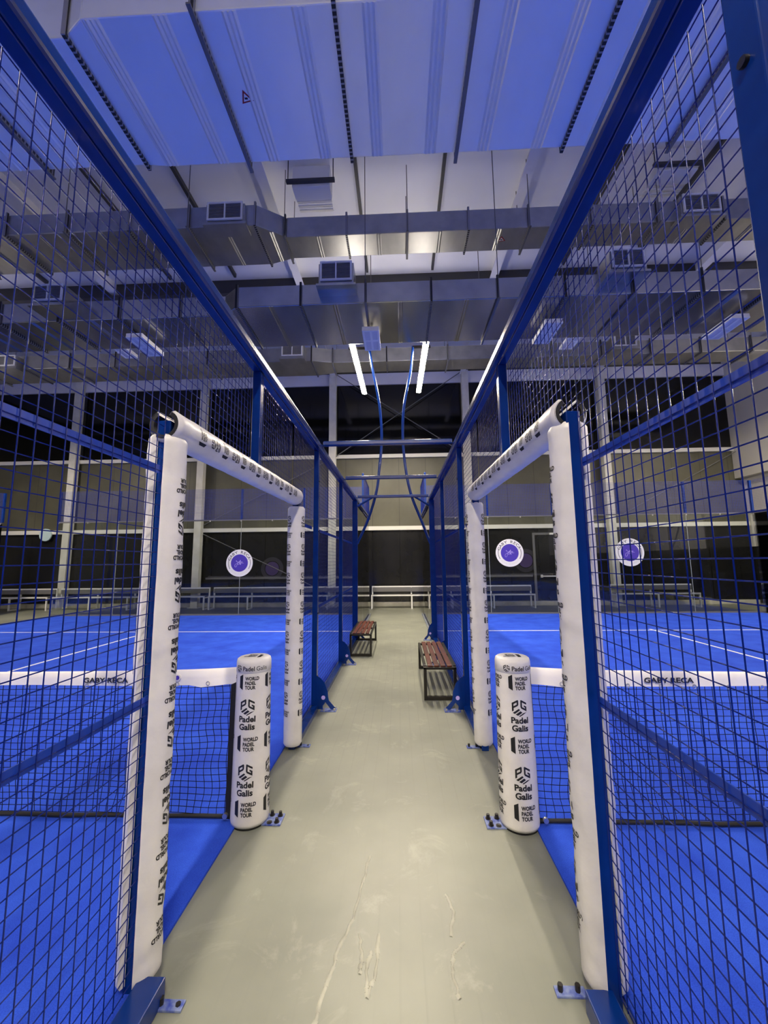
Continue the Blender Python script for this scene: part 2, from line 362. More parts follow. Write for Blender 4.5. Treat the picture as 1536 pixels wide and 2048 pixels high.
# right wall, left wall, rear wall
w=MB(); w.box(XR,XR+.15,YB,WALL,0,H); struct(w.build('wall_right',M['whitewall']))
w=MB(); w.box(XR-.25,XR,YB,WALL-.02,4.58,H-.02); struct(w.build('trim_5',M['whitewall']))
w=MB(); w.box(XR-.03,XR,YB,WALL-.02,.05,2.05); struct(w.build('trim_6',M['blackclad']))
w=MB(); w.box(XR-.02,XR,14.5,14.9,2.95,3.3); w.box(XR-.03,XR,14.46,14.94,3.3,3.33); struct(w.build('window_7',M['grey_dark']))
w=MB(); w.box(XL-.15,XL,YB,WALL,0,H); struct(w.build('wall_left',M['clad']))
w=MB(); w.box(XL,XR,YB-.15,YB,0,H); struct(w.build('wall_front',M['clad']))
# ceiling
w=MB(); w.box(XL-.2,XR+.2,YB-.2,WALL+.2,H,H+.15); struct(w.build('ceiling',M['ceil']))
rl=['white roof rafter at the far left above the mesh','white roof rafter left of the left top rail','white roof rafter left of the walkway centre, over the lamp tubes','white roof rafter right of the walkway centre, over the lamp tubes','white roof rafter above the right court mesh']
rl=['white roof rafter outermost on the left','white roof rafter second from the left, seen through the mesh','white roof rafter running just left of the walkway','white roof rafter running just right of the walkway','white roof rafter outermost on the right, seen through the mesh']
for x,l in zip((-12.8,-7.66,-2.53,2.55,7.78),rl):
    a=MB(); a.box(x-.1,x+.1,YB+.05,WALL-.15,H-.32,H-.3); a.box(x-.012,x+.012,YB+.05,WALL-.15,H-.3,H); tag(a.build('roof_rafter',M['ceil']),l,'rafter','roof rafters')
for x,l in ((-9.4,'outermost on the left'),(-6.0,'second from the left'),(-4.25,'left of the left rafter pair'),(-.74,'nearest the walkway centre line'),(.96,'just right of the walkway centre'),(4.3,'over the right court side'),(6.0,'outermost on the right')):
    a=MB(); a.box(x-.03,x+.03,YB+.05,9.6,H-.1,H); tag(a.build('roof_strip',M['ceil_dark']),'thin dark roof strip '+l,'strip','dark roof strips')
a=MB(); a.box(XL,XR,9.72,9.95,H-.45,H-.40); a.box(XL,XR,9.82,9.85,H-.40,H); tag(a.build('cross_beam',M['ceil_dark']),'long dark beam crossing the roof behind the second duct','beam')

# ------------------------------------------------------------------ ducts
def warn(mb,M4,s):
    pass
def duct(name,label,segs,flx,z0,hgt,rib=True,grilles=(),sticker=None,flz=.035):
    """segs: (x0,x1,y0,y1[,y0b,y1b]) plan pieces; flanges at flx"""
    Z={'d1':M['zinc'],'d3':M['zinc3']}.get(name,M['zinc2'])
    t=thing('air_duct',label,'duct','ceiling air ducts')
    b=MB()
    for sgm in segs:
        x0,x1,a0,a1=sgm[:4]; b0,b1=(sgm[4],sgm[5]) if len(sgm)>4 else (a0,a1)
        vs=[(x0,a0,z0),(x1,b0,z0),(x1,b1,z0),(x0,a1,z0),(x0,a0,z0+hgt),(x1,b0,z0+hgt),(x1,b1,z0+hgt),(x0,a1,z0+hgt)]
        b.add(vs,[(0,3,2,1),(4,5,6,7),(0,1,5,4),(1,2,6,5),(2,3,7,6),(3,0,4,7)])
    b.build('duct_body',Z,t,bevel=.012)
    def span(x):
        for sgm in segs:
            if sgm[0]<=x<=sgm[1]:
                k=(x-sgm[0])/(sgm[1]-sgm[0]); b0,b1=(sgm[4],sgm[5]) if len(sgm)>4 else (sgm[2],sgm[3])
                return sgm[2]*(1-k)+b0*k, sgm[3]*(1-k)+b1*k
        return segs[0][2],segs[0][3]
    for i,x in enumerate(flx):
        y0,y1=span(x); f=MB(); e=flz
        f.box(x-.018,x+.018,y0-e,y1+e,z0-e,z0); f.box(x-.018,x+.018,y0-e,y0,z0,z0+hgt+e); f.box(x-.018,x+.018,y1,y1+e,z0,z0+hgt+e)
        f.build('flange',M['flange'],t)
        if rib and i+1<len(flx):
            n=2 if rib==2 else 1
            for k in range(n):
                xm=x+(flx[i+1]-x)*((k+.5)/n if n>1 else .55); a0,a1=span(xm); r=MB()
                for q in (-.045,0,.045)[:3 if rib==2 else 2]:
                    r.prism([(xm+q-.022,a0+.01,z0),(xm+q,a0+.01,z0-.012),(xm+q+.022,a0+.01,z0)],(0,a1-a0-.02,0))
                r.build('stiffening_rib',Z,t)
    for gx,gy,gz,gw,gh,gd in grilles:
        g=MB(); g.box(gx-gw/2-.03,gx+gw/2+.03,gy+.04,gy+gd,gz-.06,gz+gh-.02)
        g.box(gx-gw/2-.07,gx+gw/2+.07,gy+.0,gy+gd,gz-.10,gz-.06); gr=g.build('grille_box',Z,t)
        f=MB(); e=.03; w=gw/2
        f.box(gx-w,gx+w,gy,gy+.03,gz,gz+e); f.box(gx-w,gx+w,gy,gy+.03,gz+gh-e,gz+gh); f.box(gx-w,gx-w+e,gy,gy+.03,gz+e,gz+gh-e); f.box(gx+w-e,gx+w,gy,gy+.03,gz+e,gz+gh-e); f.box(gx-.012,gx+.012,gy,gy+.03,gz+e,gz+gh-e)
        f.build('grille_frame',M['white'],gr)
        f=MB(); n=9
        f.box(gx-w+e,gx+w-e,gy+.03,gy+.04,gz+e,gz+gh-e)
        for k in range(n):
            zz=gz+e+(k+.5)*(gh-2*e)/n; f.prism([(gx-w+e,gy+.005,zz),(gx-w+e,gy+.03,zz+.018),(gx-w+e,gy+.03,zz+.012)],(gw-2*e,0,0))
        f.build('louvre',M['grey_dark'],gr)
    if sticker:
        sx,sy,r=sticker; s=MB(); zz=z0-.004
        P=lambda k,rr,z:(sx+rr*cos(k),sy+rr*sin(k),z)
        s.prism([P(radians(a),r,zz) for a in (20,140,260)],(0,0,.003),0); s.prism([P(radians(a),r*.62,zz-.002) for a in (20,140,260)],(0,0,.002),1); s.box(sx-r*.22,sx+r*.2,sy-r*.12,sy+r*.12,zz-.003,zz-.002,2)
        s.build('warning_triangle',[M['red'],M['white'],M['ink']],t)
    # hangers to the roof
    for x in [flx[k] for k in range(0,len(flx),2)]:
        y0,y1=span(x)
        if name=='d3' and x<-2: continue
        hgr=MB(); hgr.cyl((x,y0-.06,z0-.02),(x,y0-.06,H),.008,n=6); hgr.cyl((x,y1+.06,z0-.02),(x,y1+.06,H),.008,n=6); hgr.box(x-.02,x+.02,y0-.08,y1+.08,z0-.055,z0-.036); hgr.build('hanger',M['board'],t)
    return t
D1=6.42
xs=[-2.97-1.235*5+1.235*i for i in range(13)]
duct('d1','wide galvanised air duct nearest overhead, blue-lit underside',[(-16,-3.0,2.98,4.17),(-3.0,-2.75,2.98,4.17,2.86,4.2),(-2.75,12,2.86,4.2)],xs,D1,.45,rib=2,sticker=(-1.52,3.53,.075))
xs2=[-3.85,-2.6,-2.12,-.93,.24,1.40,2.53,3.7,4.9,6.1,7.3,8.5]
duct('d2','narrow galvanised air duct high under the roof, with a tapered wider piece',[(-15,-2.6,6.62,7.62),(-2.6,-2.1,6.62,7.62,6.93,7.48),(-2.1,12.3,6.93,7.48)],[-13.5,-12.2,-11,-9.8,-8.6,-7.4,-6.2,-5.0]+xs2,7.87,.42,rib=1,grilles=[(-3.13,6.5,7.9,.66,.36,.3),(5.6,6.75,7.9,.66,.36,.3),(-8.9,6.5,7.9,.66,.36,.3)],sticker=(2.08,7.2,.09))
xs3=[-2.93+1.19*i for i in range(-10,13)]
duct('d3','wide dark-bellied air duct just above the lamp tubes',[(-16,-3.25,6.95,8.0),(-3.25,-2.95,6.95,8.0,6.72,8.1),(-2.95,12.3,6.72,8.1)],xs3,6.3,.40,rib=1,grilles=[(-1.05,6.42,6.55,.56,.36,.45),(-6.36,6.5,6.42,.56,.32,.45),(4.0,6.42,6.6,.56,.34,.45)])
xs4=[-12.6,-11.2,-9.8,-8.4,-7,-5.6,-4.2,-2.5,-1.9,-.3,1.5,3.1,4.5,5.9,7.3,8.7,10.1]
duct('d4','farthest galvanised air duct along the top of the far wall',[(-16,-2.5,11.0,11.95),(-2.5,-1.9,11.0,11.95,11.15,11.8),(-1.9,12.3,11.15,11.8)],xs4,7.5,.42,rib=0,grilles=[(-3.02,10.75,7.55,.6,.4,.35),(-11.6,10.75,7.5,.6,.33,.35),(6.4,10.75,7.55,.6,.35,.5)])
# roof extract unit behind the nearest duct
def extract(x,y,label):
    t=thing('roof_vent',label,'vent','roof vents',(x,y,H))
    a=MB(); a.box(-.36,.36,-.05,.25,-.55,-.1); a.build('vent_body',M['white'],t,bevel=.01)
    a=MB(); a.box(-.46,.46,-.12,-.06,-.50,-.44); a.cyl((-.43,-.09,-.46),(-.43,-.09,0),.01,n=6); a.cyl((.43,-.09,-.46),(.43,-.09,0),.01,n=6); a.build('support_bar',M['ceil_dark'],t)
    for k in range(3):
        a=MB(); a.prism([(-.34,.26+.1*k,-.55),(-.34,.36+.1*k,-.50),(-.34,.36+.1*k,-.47),(-.34,.26+.1*k,-.52)],(.68,0,0)); a.build('vent_slat',M['white'],t)
extract(-1.58,6.75,'white louvred roof vent behind the nearest duct, left of centre')
extract(5.2,6.75,'white louvred roof vent seen through the right mesh')
# unlit high-bay lamps
def highbay(x,y,z,label,proto=[]):
    if not proto:
        t=thing('high_bay_lamp',label,'lamp','unlit high bay lamps')
        a=MB(); w,l=.165,.37
        a.box(-w,w,-l,l,0.03,.09); a.build('housing',M['white'],t,bevel=.01)
        a=MB()
        for xx in (-w,-.02,w-.04): a.box(xx,xx+.04,-l,l,0,.03)
        for yy in (-l,-.02,l-.04): a.box(-w+.04,w-.04,yy,yy+.04,0,.03)
        a.build('frame',M['white'],t)
        for sx in (-1,1):
            for sy in (-1,1):
                a=MB(); a.box(sx*.02,sx*(w-.04),sy*.02,sy*(l-.04),.012,.03); a.build('lens',M['grid_white'],t)
        a=MB(); a.cyl((0,0,.09),(0,0,.24),.008,n=6); a.cyl((0,0,.09),(0,0,.14),.03,n=10); a.build('drop_rod',M['ceil_dark'],t)
        proto.append(t)
    else: t=copy_tree(proto[0]); t['label']=label
    t.location=(x,y,z); return t
highbay(-.5,7.58,6.06,'small unlit square-celled lamp hanging between the two lamp tubes')
highbay(-5.16,7.55,6.06,'unlit white celled lamp hanging over the left court, seen through mesh')
highbay(2.97,7.52,6.06,'unlit white celled lamp over the right court, nearer the walkway')
highbay(6.4,7.55,6.06,'unlit white celled lamp over the right court, nearest the right edge')
highbay(-6.96,9.3,7.0,'unlit white celled lamp farther back over the left court')
highbay(4.34,9.5,7.0,'unlit white celled lamp farther back over the right court')

# ------------------------------------------------------------------ fence of each court
def bar(x0,x1,y0,y1,z0,z1,name,parent,m='blue',bevel=.004):
    a=MB(); a.box(x0,x1,y0,y1,z0,z1); return a.build(name,M[m],parent,bevel=bevel)
def meshpanel(S,y0,y1,z0,z1,parent,o=.112,r=.0019,step=.05,name='mesh_panel'):
    a=MB(); x=OX(S,o); xh=OX(S,o+.0042)
    n=round((y1-y0)/step); k=round((z1-z0)/step)
    for i in range(n+1):
        y=y0+(y1-y0)*i/n; a.wire((x,y,z0),(x,y,z1),r)
    for j in range(k+1):
        z=z0+(z1-z0)*j/k; a.wire((xh,y0,z),(xh,y1,z),r)
    return a.build(name,M['wire'],parent)
fences={}
ZT=3.03
for nm,S in SIDES.items():
    s=S['s']; lab='tall blue wire-mesh fence along the %s side of the walkway'%nm
    F=thing('court_fence',lab,'fence',None,(S['xi'],YN,0)); F.location=(0,0,0); fences[nm]=F
    # top rail: rail tube and mesh frame tube, one long pair
    bar(OX(S,0),OX(S,.052),-1.3,YE,ZT-.06,ZT,'top_rail',F,bevel=.012); bar(OX(S,.053),OX(S,.105),-1.3,YE-2.0,ZT-.058,ZT-.004,'mesh_frame_rail',F)
    # base rail
    bar(OX(S,.0),OX(S,.1),-1.3,1.69,.0,.078,'base_rail',F); bar(OX(S,.02),OX(S,.1),3.8,8.72,.0,.05,'base_rail',F)
    a=MB(); a.box(OX(S,.01),OX(S,.03),8.75,YE,0,.05); a.box(OX(S,.09),OX(S,.11),8.75,YE,0,.05); a.box(OX(S,.03),OX(S,.09),8.75,YE,0,.012); a.build('glass_channel',M['channel'],F)
    # posts
    for y in (-1.3,.7,4.7,6.7):
        p=bar(OX(S,.045),OX(S,.105),y-.035,y+.035,.0,ZT-.06,'post',F)
        b=MB()
        for z in (.35,1.05,2.0,2.6):
            b.cyl((OX(S,.036),y,z),(OX(S,.045),y,z),.011,n=8)
        b.build('bolt',M['black'],p)
    p8=bar(OX(S,.0),OX(S,.115),8.665,8.735,.0,ZT-.06,'post',F)
    bar(OX(S,.045),OX(S,.105),2.64,2.70,2.27,ZT-.06,'post',F)
    # door posts and lintel (inside the pads)
    on=.135 if nm=='left' else .105
    bar(OX(S,on-.03),OX(S,on+.03),1.69,1.75,0,2.27,'door_post',F); bar(OX(S,.035),OX(S,.095),3.71,3.77,0,2.27,'door_post',F)
    a=MB(); a.prism([(OX(S,on-.03),1.75,2.21),(OX(S,on+.03),1.75,2.21),(OX(S,.095),3.71,2.21),(OX(S,.035),3.71,2.21)],(0,0,.06)); a.build('door_lintel',M['blue'],F,bevel=.004)
    # mesh
    for (y0,y1,z0,z1) in ((-1.25,.66,.08,2.98),(.75,1.66,.08,2.98),(1.66,2.63,2.28,2.98),(2.71,3.7,2.28,2.98),(3.8,4.66,.05,2.98),(4.74,6.66,.05,2.98),(6.74,8.66,.05,2.98)):
        mp=meshpanel(S,y0,y1,z0,z1,F)
        if z0<1:
            for zb in (1.085,2.035): bar(OX(S,.117),OX(S,.122),y0,y1,zb-.018,zb+.018,'stiffening_band',mp,'band',0)
    mp=meshpanel(S,10.74,YE-.04,3.03,4.0,F,name='upper_mesh_panel',o=.06)
    bar(OX(S,.04),OX(S,.09),10.68,10.74,3.03,4.04,'upper_post',F); bar(OX(S,.04),OX(S,.09),YE-.06,YE,3.03,4.04,'upper_post',F); bar(OX(S,.04),OX(S,.08),10.74,YE-.06,3.99,4.03,'upper_rail',F)
    # glass panes of the end part
    for (y0,y1) in ((8.76,10.69),(10.71,YE-.02)):
        g=MB(); g.box(OX(S,.055),OX(S,.065),y0,y1,.015,2.97); g.build('glass_pane',M['glass'],F)
    # gusset feet
    for y in (4.7,6.7,8.7):
        pr=[(.045,.37),(.0,.345),(-.05,.29),(-.085,.20),(-.09,.14),(-.10,.10),(-.165,.03),(-.165,.012),(-.12,.012),(-.06,.085),(-.03,.05),(-.03,.012),(.045,.012)]
        pr[0]=(.045,.37)
        g=MB(); g.prism([(OX(S,o),y-.05,z) for o,z in pr],(0,.008,0)); gu=g.build('gusset_foot',M['blue'],F)
        g=MB(); g.cyl((OX(S,-.035),y-.053,.135),(OX(S,-.035),y-.05,.135),.022,n=20); g.build('gusset_badge',M['lav'],gu)
        g=MB(); g.box(OX(S,-.185),OX(S,-.01),y-.10,y-.0,0,.008); fp=g.build('foot_plate',M['tab'],F)
        g=MB()
        for ox,yy in ((-.165,-.08),(-.165,-.015),(-.05,-.085)):
            g.cyl((OX(S,ox),y+yy,.008),(OX(S,ox),y+yy,.03),.011,n=8)
        g.build('anchor_bolt',M['bolt'],fp)
    # floor tabs of the door posts
    for y,w in ((1.665 if nm=='left' else 1.755,.04),(3.78,.05)):
        g=MB(); g.box(OX(S,.03),OX(S,-.085),y-w/2,y+w/2,.0,.009); fp=g.build('floor_tab',M['tab'],F,bevel=.002)
        g=MB()
        for ox in (-.065,.0): g.cyl((OX(S,ox),y,.009),(OX(S,ox),y,.032 if ox==0 or nm=='right' else .014),.010,n=6)
        g.build('anchor_bolt',M['black'],fp)
# cross bars between the fences
for y,l in ((4.7,'nearest blue cross bar joining both fence tops over the walkway'),(6.7,'middle blue cross bar joining both fence tops over the walkway'),(8.7,'farthest blue cross bar joining both fence tops over the walkway')):
    t=thing('cross_bar',l,'bar','cross bars over the walkway',(0,y,ZT))
    bar(SIDES['left']['xi'],SIDES['right']['xi'],-.03,.03,.001,.061,'tube',t,bevel=.014)
    for x in (SIDES['left']['xi'],SIDES['right']['xi']):
        k=1 if x>0 else -1
        a=MB(); a.box(x-.0,x+k*.05,-.045,.045,.001,.008); a.cyl((x+k*.02,0,.008),(x+k*.02,0,.02),.01,n=6); a.build('end_plate',M['blue'],t)

# ------------------------------------------------------------------ padded sleeves
def c_sleeve(L,r,open_at,half,wr,seed,arts,flip=1,taper=0):
    """open foam tube along +Z; arts: (kind, azimuth, z, size)"""
    def rad(z,a):
        k=noise.noise(Vector((cos(a)*1.3+seed,sin(a)*1.3,z*7)))+.6*noise.noise(Vector((cos(a)*2.2,sin(a)*2.2+seed,z*19+a*1.5)))
        return r+wr*k
    a0=open_at+half; a1=open_at+2*pi-half; na=34; nz=max(20,int(L/.018))
    m=MB(); vs=[]
    for i in range(nz+1):
        z=L*i/nz; e=min(z,L-z); rr=-.012*max(0,1-e/.02)**2
        vs+=[((rad(z,a)+rr)*cos(a),(rad(z,a)+rr)*sin(a),z) for a in [a0+(a1-a0)*j/na for j in range(na+1)]]
    k=na+1
    m.add(vs,[(i*k+j,i*k+j+1,(i+1)*k+j+1,(i+1)*k+j) for i in range(nz) for j in range(na)],0,True)
    ri=r-.03
    for a,w in ((a0,0),(a1,1)):       # lips folded in at the slit
        q=[]
        for i in range(nz+1):
            z=L*i/nz; e=min(z,L-z); rr=-.012*max(0,1-e/.02)**2; R0=rad(z,a)+rr
            q+=[(R0*cos(a),R0*sin(a),z),(ri*cos(a),ri*sin(a),z)]
        m.add(q,[(2*i,2*i+1,2*i+3,2*i+2) if w else (2*i,2*i+2,2*i+3,2*i+1) for i in range(nz)],0,False)
    for kind,az,z,sz in arts:
        wrap(m,A_WPT if kind=='w' else A_PG,sz,az,z,rad,flip)
    f=MB(); vs=[]; ro=r-.010
    for z in (0.002,L-.002):
        for R_ in (ri,ro): vs+=[(R_*cos(a),R_*sin(a),z) for a in [a0+(a1-a0)*j/na for j in range(na+1)]]
    f.add(vs,[(j,j+k,j+k+1,j+1) for j in range(na)]+[(2*k+j,2*k+j+1,3*k+j+1,3*k+j) for j in range(na)]+[(j,j+1,2*k+j+1,2*k+j) for j in range(na)],0,False)
    return m,f
def pad(label,L,arts,loc,open_at,half=radians(33),rot=None,wr=.003,seed=0,r=.08,flip=1):
    t=thing('post_pad',label,'pad','white padding of the door frames',loc)
    if rot is not None: t.rotation_euler=rot
    m,f=c_sleeve(L,r,open_at,half,wr,seed,arts,flip)
    m.build('vinyl_sleeve',[M['vinyl'],M['ink']],t); f.build('foam_liner',M['foam'],t); return t
def column(az,z0,step,n,hp=.10,hw=.055,first='w'):
    out=[]
    for i in range(n): out.append(('w',az,z0+i*step,hw) if (i%2==0)==(first=='w') else ('p',az,z0+i*step,hp))
    return out
cL=OX(SIDES['left'],.065); cR=OX(SIDES['right'],.065)
D=radians
# near posts: slit faces the camera side (-Y); near left sleeve was fitted upside down
nL=OX(SIDES['left'],.135); nR=OX(SIDES['right'],.105); HS=D(21)
pad('white upright pad nearest on the left, logos upside down',2.155,column(D(13),.161,.147,13,.148,.082)+column(D(0)+pi,.161,.147,13,.155,.088),(nL,1.73,.045),D(-92),HS,seed=1.1,wr=.005,flip=-1)
pad('white upright pad nearest on the right of the walkway',2.18,column(D(-208),.20,.147,13,.155,.088)+column(D(32),.20,.147,13,.155,.088),(nR,1.76,.045),D(-86),HS,seed=4.2,wr=.0045)
# far posts: slit faces away (+Y)
pad('white upright pad at the far side of the left doorway',2.12,column(D(-18),.28,.131,14,.105,.06)+column(D(-132),.28,.131,14,.105,.06),(cL,3.74,.035),D(90),HS,seed=7.7,wr=.0015)
pad('white upright pad at the far side of the right doorway',2.14,column(D(-38),.28,.131,14,.105,.06)+column(D(-176),.28,.131,14,.105,.06),(cR,3.78,.035),D(90),HS,seed=9.3,wr=.0015)
# lintel pads lie along +Y, slit up
def lintel(label,x0,x1,y0,y1,z,az,**k):
    a=math.atan2(x1-x0,y1-y0)
    pad(label,math.hypot(x1-x0,y1-y0),column(az,.20,.12,14,.095,.065),(x0,y0,z),D(-90),D(30),rot=Matrix.Rotation(-a,3,'Z').to_quaternion().to_matrix().to_4x4().to_euler() if False else (Matrix.Rotation(-a,3,'Z')@Matrix.Rotation(D(-90),3,'X')).to_euler(),**k)
lintel('white padded lintel over the left doorway',nL+.01,cL,1.67,3.70,2.245,D(4),seed=2.5,wr=.0022,r=.078,flip=-1)
lintel('white padded lintel over the right doorway',nR-.005,cR,1.70,3.73,2.265,D(180-2),seed=5.8,wr=.0022,r=.078,flip=1)

# ------------------------------------------------------------------ padded net posts
def net_post(S,label,cx,tabside):
    cy=YN+.03
    t=thing('net_post',label,'net post','padded net posts',(cx,cy,0))
    def rad(z,a=0): return .120-.012*z/.95
    m=MB(); prof=[(.105,.012),(.117,.014),(.1195,.03)]+[(rad(z),z) for z in [.05+.03*i for i in range(30)]]+[(rad(.935),.935)]
    m.lathe(prof,0,0,48,0,cap=False)
    for k in range(4):
        az=D(-90+90*k)+.02
        for kind,z,sz in (('w',.128,.10),('p',.30,.185),('w',.505,.10),('p',.685,.185),('w',.872,.095)):
            wrap(m,A_WPT if kind=='w' else A_PG,sz,az,z,rad)
    m.build('vinyl_sleeve',[M['vinyl'],M['ink']],t)
    c=MB(); c.lathe([(.1085,.925),(.1115,.927),(.1105,.985),(.106,1.002),(.096,1.009),(.02,1.011)],0,0,48)
    strip=art_strip(1).fine(.4)
    for az in (D(-84),D(96)): wrap(c,strip,.031,az,.956,lambda z,a:.1112)
    # printed top
    top=art_wpt(1)
    flat(c,top,Matrix.Translation((0,0,1.0125))@Matrix.Rotation(D(180),4,'Z')@Matrix.Scale(.085,4))
    c.build('cap',[M['vinyl'],M['ink']],t)
    f=MB(); f.lathe([(.03,0),(.112,0),(.114,.013)],0,0,40); f.build('foam_base',M['foam'],t)
    b=MB(); b.box(tabside*.05,tabside*.215,-.06,.055,0,.009); bp=b.build('base_plate',M['tab'],t,bevel=.002)
    for (x,y,hh) in ((.19,.03,.035),(.185,-.035,.033),(.135,.035,.035),(.14,-.04,.016)):
        b=MB(); b.cyl((tabside*x,y,.009),(tabside*x,y,hh),.011,n=6); b.cyl((tabside*x,y,.009),(tabside*x,y,.013),.017,n=14); b.build('anchor_bolt',M['black'],bp)
    return t
net_post(SIDES['left'],'white padded net post left of the walkway',-.985,1)
net_post(SIDES['right'],'white padded net post right of the walkway',.725,-1)

# ------------------------------------------------------------------ nets
def net(label,xa,xb,textx):
    t=thing('court_net',label,'net','court nets')
    sgn=1 if xb>xa else -1; Lx=abs(xb-xa); y=YN
    def top(u): return .925+.022*math.exp(-u/.35)-.02*sin(pi*min(u,Lx)/Lx)
    n=Lx/.047; n=int(n); rows=21; a=MB(); r=.0019
    def P(i,j):
        u=.012+(Lx-.012)*i/n; fd=1-math.exp(-u/.08); z0=.05; z1=top(u)-.075; k=noise.noise(Vector((i*.23,j*.31,2)));q=noise.noise(Vector((i*.19,j*.27,9)))
        edge=math.exp(-u/.5)
        x=xa+sgn*(u+fd*(.010*k+.012*edge*sin(j*.9+i*.5)))
        z=z0+(z1-z0)*j/rows+.008*q
        x+=sgn*fd*.035*(1-j/rows)**3*sin(i*.12)
        return (x,y,z)
    for i in range(n+1):
        for j in range(rows): a.cyl(P(i,j),P(i,j+1),r,n=4,caps=False)
    for j in range(rows+1):
        for i in range(n): a.cyl(P(i,j),P(i+1,j),r,n=4,caps=False)
    a.build('net_mesh',M['net'],t)
    # tape: folded over the cord
    b=MB(); k=120; vs=[]
    for i in range(k+1):
        u=Lx*i/k; z1=top(u); hgt=.088+.006*sin(u*3.1)
        if u<.3: hgt=.10-.02*math.cos(u/.3*pi)*.5
        w=.006*noise.noise(Vector((u*4,3,1))) if u>.05 else 0
        sg=.012*math.exp(-u/.25)
        ring=[(-.010+w,z1-hgt-sg),(-.013+w,z1-hgt*.5),(-.012,z1-.01),(-.006,z1),(.006,z1),(.012,z1-.01),(.012+w,z1-hgt*.5),(.009+w,z1-hgt-sg)]
        vs+=[(xa+sgn*u,y+dy,z) for dy,z in ring]
    fs=[(i*8+j,i*8+j+1,(i+1)*8+j+1,(i+1)*8+j) for i in range(k) for j in range(7)]
    if sgn<0: fs=[f[::-1] for f in fs]
    b.add(vs,[f[::-1] for f in fs],0,True)
    p=Print(); p.text('GABY RECA',0,0,.031,1.12,.03)
    W=max(v[0] for v in p.p[0][0]); sc_=.305/W
    p.p=[([(x*sc_,yy) for x,yy in v],f) for v,f in p.p]
    u=abs(textx-xa); flat(b,p,Matrix.Translation((textx,y-.021,top(u)-.066))@Matrix.Rotation(D(90),4,'X'))
    tp=b.build('top_tape',[M['nettape'],M['ink']],t)
    # lacing loops under the tape
    c=MB(); q=.2
    while q<Lx:
        x=xa+sgn*q; z=top(q)-.088; c.tube([(x+.011*cos(v),y-.014,z+.013*sin(v)) for v in [2*pi*e/10 for e in range(11)]],.0025,n=5); q+=.205
    c.build('lacing_loop',M['bolt'],t)
    # bottom band and end strap
    c=MB(); pts=[(xa+sgn*u,y,.034+.010*noise.noise(Vector((u*2.2,0,5)))) for u in [Lx*i/90 for i in range(91)]]
    c.tube(pts,.013,n=8); c.build('bottom_band',M['webbing'],t)
    if sgn<0:
        c=MB(); c.prism([(xa,y-.012,.03),(xa+sgn*.055,y-.012,.03),(xa+sgn*.05,y-.012,.45),(xa+sgn*.045,y-.012,.84),(xa,y-.012,.86)],(0,.016,0)); c.build('end_strap',M['webbing'],t)
    c=MB(); c.cyl((xa+sgn*.05,y-.03,.05),(xa+sgn*.05,y-.012,.05),.016,n=12); c.build('strap_rivet',M['bolt'],t)
    if sgn<0:
        c=MB(); x=-1.478; c.cyl((x,y-.022,.885),(x,y-.012,.885),.021,n=20,m=0); c.cyl((x,y-.024,.885),(x,y-.022,.885),.014,n=20,m=1); c.build('eyelet_sticker',[M['vinyl'],M['purple']],t)
net('black court net with white tape left of the walkway',-1.075,-10.95,-2.115)
net('black court net with white tape right of the walkway',.82,10.75,1.53)

# ------------------------------------------------------------------ slatted benches
def bench(label,x0,x1,y0,y1,h,proto=[]):
    t=thing('slatted_bench',label,'bench','walkway benches',((x0+x1)/2,(y0+y1)/2,0)) if not proto else None
    if t is None:
        t=copy_tree(proto[0]); t['label']=label; t.location=((x0+x1)/2,(y0+y1)/2,0); return t
    w=(x1-x0)/2; l=(y1-y0)/2; T=.036
    for sx in (-1,1):
        for sy in (-1,1):
            a=MB(); a.box(sx*w,sx*(w-T),sy*l,sy*(l-T),0,h-.03); a.build('leg',M['black'],t,bevel=.003)
        a=MB(); a.box(sx*w,sx*(w-.032),-l+T,l-T,h-.045,h-.008); a.build('side_rail',M['black'],t,bevel=.003)
    for sy in (-1,1):
        a=MB(); a.box(-w,w,sy*l,sy*(l-.03),h-.052,h-.022); a.build('end_rail',M['black'],t,bevel=.003)
        a=MB(); a.box(-w+T,w-T,sy*l,sy*(l-T),0.0,.045); a.build('foot_rail',M['black'],t,bevel=.003)
    a=MB(); a.box(-w+.032,w-.032,-.02,.02,h-.05,h-.024); a.build('centre_rail',M['black'],t)
    iw=2*w-2*.05; g=.016; sw=(iw-3*g)/4
    for k in range(4):
        xa=-w+.05+k*(sw+g); a=MB(); a.box(xa,xa+sw,-l+.005,l-.005,h-.021,h); a.build('slat',M['wood'],t,bevel=.004)
    proto.append(t); return t
bench('dark red slatted bench with black frame on the right of the walkway',.265,.655,4.98,6.42,.40)
bench('dark red slatted bench with black frame on the left of the walkway',-.90,-.51,7.2,8.64,.40)

# ------------------------------------------------------------------ bleacher benches along the far wall
def bleacher(label,x0,x1,n):
    t=thing('bleacher_bench',label,'bench','white framed benches along the far wall',(x0,14.25,0))
    L=x1-x0; zs,zb=.485,.765; yb=.42; r=.022
    a=MB(); a.box(0,L,-r,r,zs-2*r,zs); a.box(0,L,yb-r,yb+r,zb-2*r,zb); a.build('rail',M['white'],t)
    for i in range(n+1):
        x=L*i/n; x=min(max(x,r),L-r); a=MB()
        a.box(x-r,x+r,-r,r,0,zs-2*r); a.box(x-r,x+r,yb-r,yb+r,0,zb-2*r); a.box(x-r,x+r,r,yb-r,0,.04); a.box(x-r,x+r,r,yb-r,zs-2*r-.04,zs-2*r); a.build('leg_frame',M['white'],t)
    a=MB(); a.box(.03,L-.03,yb-.06,yb-.035,zb-.20,zb-.05); a.build('back_board',M['board'],t)
    a=MB(); a.box(.03,L-.03,.03,yb-.08,zs-.03,zs-.005); a.build('seat_board',M['board'],t)
